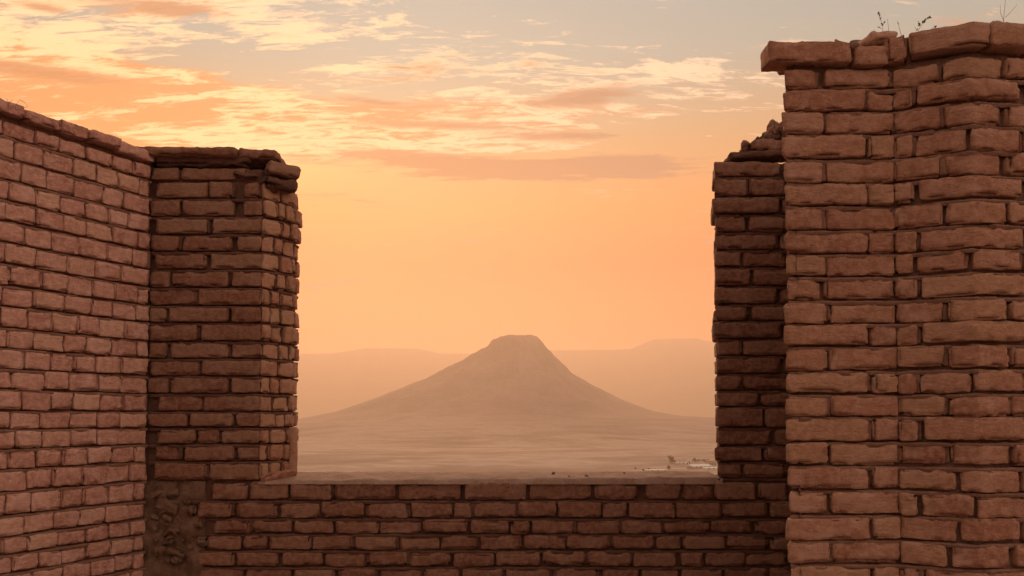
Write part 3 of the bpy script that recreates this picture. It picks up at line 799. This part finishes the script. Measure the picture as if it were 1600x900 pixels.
def blend_rock():
    nt = M_ROCK.node_tree; N = nt.nodes; L = nt.links; P = N['Principled BSDF']
    src = P.inputs['Base Color'].links[0].from_socket
    g = N.new('ShaderNodeNewGeometry').outputs['Position']
    n1 = tex(N, L, g, .006, 9, .66, .6, (1, 1.5, 1)); n2 = tex(N, L, g, .03, 7, .66, 0, (1, 1.5, 1))
    rp = ramp(N, [(.30, (.17, .11, .09)), (.45, (.27, .185, .155)), (.56, (.42, .31, .26)), (.66, (.22, .15, .125))]); L.new(n1.outputs[0], rp.inputs[0])
    sp = N.new('ShaderNodeSeparateXYZ'); L.new(g, sp.inputs[0])
    ad = N.new('ShaderNodeMath'); ad.operation = 'MULTIPLY_ADD'; L.new(n2.outputs[0], ad.inputs[0]); ad.inputs[1].default_value = 60; L.new(sp.outputs[2], ad.inputs[2])
    L.new(mixc(N, L, rng(N, L, ad.outputs[0], -5, 55), rp.outputs[0], src), P.inputs['Base Color'])
blend_rock()
def smooth(t): t = min(1, max(0, t)); return t * t * (3 - 2 * t)
def ground_h(x, y):
    r = math.hypot(x, y - 1.5)
    e = smooth((r - 6) / 125)
    z = GZ * e
    z += .02 * noise.noise(Vector((x * .8, y * .8, 0))) * (1 - e) + e * .9 * noise.noise(Vector((x * .05, y * .05, 3)))
    if r > 300:
        k = smooth((r - 300) / 500)
        p = Vector((x * .0012, y * .0040, 7))
        z += k * (3.2 * noise.noise(p) + 1.5 * noise.noise(p * 3.3) + 5 * max(0, noise.noise(Vector((x * .0009, y * .0022, 1)))) * smooth((r - 900) / 900))
    return z
na = 360; radii = [0.0]
r_ = .5
while r_ < 9300:
    radii.append(r_); r_ *= 1.035 if r_ > 300 else 1.07
radii.append(9300)
V = [(0, 1.5, ground_h(0, 1.5))]; fs = []
# finer in the direction of the view
angs = []
a_ = 0.0
for i in range(240): angs.append(-.6 + 1.2 * i / 240)
for i in range(120): angs.append(.6 + (2 * math.pi - 1.2) * i / 120)
na = len(angs)
for r_ in radii[1:]:
    for a_ in angs:
        x = r_ * math.sin(a_); y = 1.5 + r_ * math.cos(a_); V.append((x, y, ground_h(x, y)))
for j in range(na): fs.append((0, 1 + (j + 1) % na, 1 + j))
for i in range(len(radii) - 2):
    for j in range(na):
        a = 1 + i * na + j; b = 1 + i * na + (j + 1) % na
        fs.append((a, b, b + na, a + na))
tag(mesh_obj('ground', V, fs, M_GROUND), kind='structure')

# mountain
DM = 2200.0
def pxo(px, py): d = ray(px, py); k = DM / d.y; return d.x * k, EYE + d.z * k
prof_l = [(800, 524.5), (795, 523.5), (778, 527.5), (767, 533), (763, 541), (751, 547), (707, 571), (662, 594), (618, 611), (573, 629), (529, 644), (467, 656.5)]
prof_r = [(805, 525.5), (818, 526.6), (835.5, 524.5), (842, 529), (858, 547), (867, 558), (884, 573), (893, 584), (929, 604), (973, 626), (1018, 643), (1062, 650), (1120, 653)]
CX = pxo(803, 524)[0]
def mk(pr):
    o = []
    for px, py in pr:
        x, z = pxo(px, py); o.append((abs(x - CX), z))
    o[0] = (0, o[0][1]); o.sort()
    R0, Z0 = o[-1]
    for k in range(1, 9): o.append((R0 + 80 * k, Z0 + (GZ - 9 - Z0) * smooth(k / 8) ))
    return o
PL, PR = mk(prof_l), mk(prof_r)
def interp(o, r):
    for (a, za), (b, zb) in zip(o, o[1:]):
        if r <= b: return za + (zb - za) * (r - a) / max(1e-6, b - a)
    return o[-1][1]
nr, nt_ = 170, 420; RM = max(PL[-1][0], PR[-1][0]); V = [(CX, DM, interp(PL, 0))]; fs = []
for i in range(1, nr + 1):
    r_ = RM * (i / nr) ** 1.6
    for j in range(nt_):
        th = 2 * math.pi * j / nt_; w = .5 + .5 * math.cos(th)
        w = smooth(w)
        z = interp(PL, r_) * (1 - w) + interp(PR, r_) * w
        x = CX + r_ * math.cos(th); y = DM + r_ * math.sin(th)
        hgt = max(0, min(1, (z - GZ) / 200)); off_ = abs(math.sin(th)) * .85 + .15
        gul = noise.noise(Vector((math.cos(th) * 5, math.sin(th) * 5, r_ * .002)))
        gul2 = noise.noise(Vector((math.cos(th) * 14, math.sin(th) * 14, r_ * .004)))
        rock = noise.noise(Vector((x * .05, y * .05, z * .05)))
        z += hgt * off_ * (-16 * abs(gul) - 9 * abs(gul2)) * min(1, r_ / 120) * (1 - hgt * .4) + 4.5 * rock * hgt ** 1.5
        if z > 175 + EYE and r_ < 110: z += 3 * noise.noise(Vector((x * .09, y * .09, 0)))
        V.append((x, y, z))
for j in range(nt_): fs.append((0, 1 + j, 1 + (j + 1) % nt_))
for i in range(nr - 1):
    for j in range(nt_):
        a = 1 + i * nt_ + j; b = 1 + i * nt_ + (j + 1) % nt_; fs.append((a, a + nt_, b + nt_, b))
tag(mesh_obj('mountain', V, fs, M_ROCK), kind='structure')

# far table-topped ridge
DR = 5600.0
rp_ = [(-700, 560), (-300, 548), (0, 556), (200, 550), (380, 556), (461, 553), (520, 552), (558, 546), (575, 543.5), (650, 544.5), (670, 547.5), (688, 552.5), (740, 552.5), (800, 550), (860, 547), (940, 546.5), (985, 545.5), (1000, 539), (1020, 530.5), (1050, 529), (1090, 528.5), (1104, 533), (1130, 534), (1180, 548), (1300, 552), (1500, 540), (1800, 550), (2400, 556)]
def ridge_top(px):
    for (a, ya), (b, yb) in zip(rp_, rp_[1:]):
        if px <= b: return ya + (yb - ya) * (px - a) / (b - a)
    return rp_[-1][1]
V = []; fs = []; ncol = 620; dist = [3700, 3950, 4200, 4450, 4700, 4900, 5080, 5230, 5360, 5450, 5520, 5560, 5600, 5700, 5900, 6300, 6900]
for i in range(ncol + 1):
    px = -700 + 3000 * i / ncol
    d = ray(px, ridge_top(px)); zt = EYE + d.z / d.y * DR; dx = d.x / d.y
    for k, D in enumerate(dist):
        if D <= DR:
            t = (D - 3700) / (DR - 3700)
            f = .40 * t ** 1.4 + .24 * smooth((t - .55) / .4) + .36 * smooth((t - .90) / .1)
        else: f = 1 - .75 * smooth((D - 5900) / 1000)
        z = GZ - 8 + (zt - GZ + 8) * f
        p = Vector((dx * DR * .002, D * .0012, 5)); am = min(1, f * 2) * (1 - smooth((t - .93) / .07) if D <= DR else 0)
        z += am * (-60 * abs(noise.noise(p * 1.2)) - 22 * abs(noise.noise(p * 3.5)) + 10)
        z += 2.5 * noise.noise(Vector((dx * 200, D * .01, 1))) * f
        V.append((dx * D, D, z))
m_ = len(dist)
for i in range(ncol):
    for k in range(m_ - 1):
        a = i * m_ + k; fs.append((a, a + m_, a + m_ + 1, a + 1))
tag(mesh_obj('hills', V, fs, M_ROCK), kind='structure')

# ------------------------------------------------------------------ far settlement
def on_ground(px, py):
    d = ray(px, py); t = (GZ - EYE) / d.z
    for _ in range(6):
        p = Vector((0, 0, EYE)) + d * t; t = (ground_h(p.x, p.y) - EYE) / d.z
    return Vector((0, 0, EYE)) + d * t
M_WHITE = plain_mat('whitewash', (.66, .60, .54)); M_CLAYW = plain_mat('clay_render', (.42, .31, .24)); M_DARK = plain_mat('dark_opening', (.05, .045, .04)); M_TIN = plain_mat('pale_sheet_roof', (.70, .66, .60), .6)
def boxv(x0, x1, y0, y1, z0, z1):
    v = [(x0, y0, z0), (x1, y0, z0), (x1, y1, z0), (x0, y1, z0), (x0, y0, z1), (x1, y0, z1), (x1, y1, z1), (x0, y1, z1)]
    return v, [(3, 2, 1, 0), (4, 5, 6, 7), (0, 1, 5, 4), (1, 2, 6, 5), (2, 3, 7, 6), (3, 0, 4, 7)]
def flat(o):
    o.data.polygons.foreach_set('use_smooth', [False] * len(o.data.polygons)); return o
def house(px, py, w, d, h, rot, label, wallm, roofm, pitch=0.0, wins=2, name='house'):
    p = on_ground(px, py); root = thing(name, p + Vector((0, 0, -.3)), label, 'building' if name == 'house' else 'shed'); root.rotation_euler = (0, 0, rot)
    a = Acc(); a.add(*boxv(-w / 2, w / 2, -d / 2, d / 2, 0, h)); flat(a.build('wall', [wallm], root))
    a = Acc()
    if pitch:
        e = .5; v = [(-w / 2 - e, -d / 2 - e, h + .01), (w / 2 + e, -d / 2 - e, h + .01), (w / 2 + e, d / 2 + e, h + .01), (-w / 2 - e, d / 2 + e, h + .01), (-w / 2 - e, 0, h + pitch), (w / 2 + e, 0, h + pitch)]
        a.add(v, [(0, 1, 5, 4), (2, 3, 4, 5), (1, 2, 5), (3, 0, 4), (3, 2, 1, 0)])
    else: a.add(*boxv(-w / 2 - .25, w / 2 + .25, -d / 2 - .25, d / 2 + .25, h + .004, h + .35))
    flat(a.build('roof', [roofm], root))
    for k in range(wins):
        x = -w / 2 + w * (k + 1) / (wins + 1.6)
        a = Acc(); a.add(*boxv(x - .5, x + .5, -d / 2 - .06, -d / 2 + .05, 1.1, 2.2)); flat(a.build('window', [M_DARK], root))
    a = Acc(); a.add(*boxv(w / 2 - 1.9, w / 2 - .9, -d / 2 - .06, -d / 2 + .05, .3, 2.3)); flat(a.build('door', [M_DARK], root))
house(1025, 738.0, 15, 6, 1.9, R(3), 'long low white building, leftmost of the settlement below the mountain', M_WHITE, M_TIN, 0)
house(1066, 725.5, 11, 5, 1.8, R(-3), 'narrow white building right of the round tree on the plain', M_WHITE, M_TIN, 0)
house(1076.5, 724.5, 3.2, 3, 3.2, R(5), 'tiny white cabin at the right end of the narrow white building', M_WHITE, M_TIN, 0, 1)
house(1092, 732, 17, 9, 2.2, R(20), 'large pale barn with a slanting pitched roof near the right pier', M_CLAYW, M_TIN, 1.6, 3, 'barn')
house(1112, 734.5, 13, 6, 1.9, R(4), 'low pale shed in front of the barn, beside the right pier', M_WHITE, M_TIN, .9, 2, 'barn')
house(1111, 727, 8, 6, 4.2, R(2), 'square clay-coloured two storey block beside the right pier', M_CLAYW, M_CLAYW, 0, 2)
house(1056, 740, 6, 4, 1.5, R(0), 'small flat-roofed hut just above the sill', M_WHITE, M_TIN, 0, 1)
house(1096, 720.5, 14, 5, 2.0, R(1), 'long grey-brown shed behind the barn', M_CLAYW, M_CLAYW, .8, 2, 'barn')
M_LEAF = plain_mat('dusty_leaves', (.18, .125, .085)); M_BARK = plain_mat('bark', (.12, .08, .055))
def tree(px, py, r, h, label, group='trees on the plain', nleaf=900):
    p = on_ground(px, py); root = thing('broadleaf_tree' if h > 2.5 else 'shrub', p, label, 'tree' if h > 2.5 else 'shrub', group)
    a = Acc(); cz = h - r * .95
    v, f = tube([Vector((0, 0, -.3)), Vector((.05 * r, 0, cz * .5)), Vector((0, .05 * r, cz))], [.09 * r, .07 * r, .05 * r], 8); a.add(v, f)
    for k in range(6):
        t = k * 1.05; tip = Vector((math.cos(t) * r * .6, math.sin(t) * r * .6, cz + r * rnd.uniform(-.1, .5)))
        v, f = tube([Vector((0, 0, cz * .7)), tip * .5 + Vector((0, 0, cz * .4)), tip], [.045 * r, .03 * r, .012 * r], 5); a.add(v, f)
    a.build('trunk', [M_BARK], root)
    V = []; fs = []
    cl = [(Vector((rnd.gauss(0, .42), rnd.gauss(0, .42), rnd.gauss(0, .36))) * r, rnd.uniform(.3, .5) * r) for _ in range(13)]
    for k in range(nleaf):
        c, cr = rnd.choice(cl); d = Vector((rnd.gauss(0, 1), rnd.gauss(0, 1), rnd.gauss(0, 1))).normalized() * cr * rnd.random() ** .4
        q = c + d + Vector((0, 0, cz)); s = r * rnd.uniform(.05, .10)
        if q.z < .05: continue
        e = Euler((rnd.random() * 6, rnd.random() * 6, rnd.random() * 6)).to_matrix()
        b = len(V); V += [q + e @ Vector(t) * s for t in ((-1, -.6, 0), (1, -.6, .1), (1, .6, 0), (-1, .6, -.1))]; fs.append((b, b + 1, b + 2, b + 3))
    mesh_obj('crown', V, fs, M_LEAF, root, smooth=False)
tree(1050.5, 724.5, 3.4, 7.2, 'largest round tree left of the narrow white building')
tree(1045, 733.5, 1.7, 3.0, 'small round tree below and left of the largest tree')
tree(1014, 735, 1.3, 2.4, 'shrub behind the leftmost long white building')
tree(1086, 722, 2.0, 4.0, 'dark tree behind the tiny white cabin')
tree(1081, 729.5, 1.3, 2.9, 'little dark tree between the cabin and the barn')
tree(1005, 736, 1.0, 1.8, 'lone bush left of the leftmost long white building')
tree(993, 733, .9, 1.6, 'faint bush farthest left of the settlement')
tree(1101, 723, 1.6, 3.4, 'dark tree between the long shed and the square block')

# ------------------------------------------------------------------ haze
v, f = boxv(-9500, 9500, -9500, 9500, -60, 575)
hz = flat(mesh_obj('haze', v, f, [])); tag(hz, kind='stuff')
mt = bpy.data.materials.new('haze_air'); mt.use_nodes = True; nt = mt.node_tree; nt.nodes.clear()
o_ = nt.nodes.new('ShaderNodeOutputMaterial'); pv = nt.nodes.new('ShaderNodeVolumePrincipled'); nt.links.new(pv.outputs[0], o_.inputs['Volume'])
pv.inputs['Color'].default_value = (1.0, .75, .595, 1); pv.inputs['Density'].default_value = HAZE_DENSITY; pv.inputs['Anisotropy'].default_value = .45
hz.data.materials.append(mt)
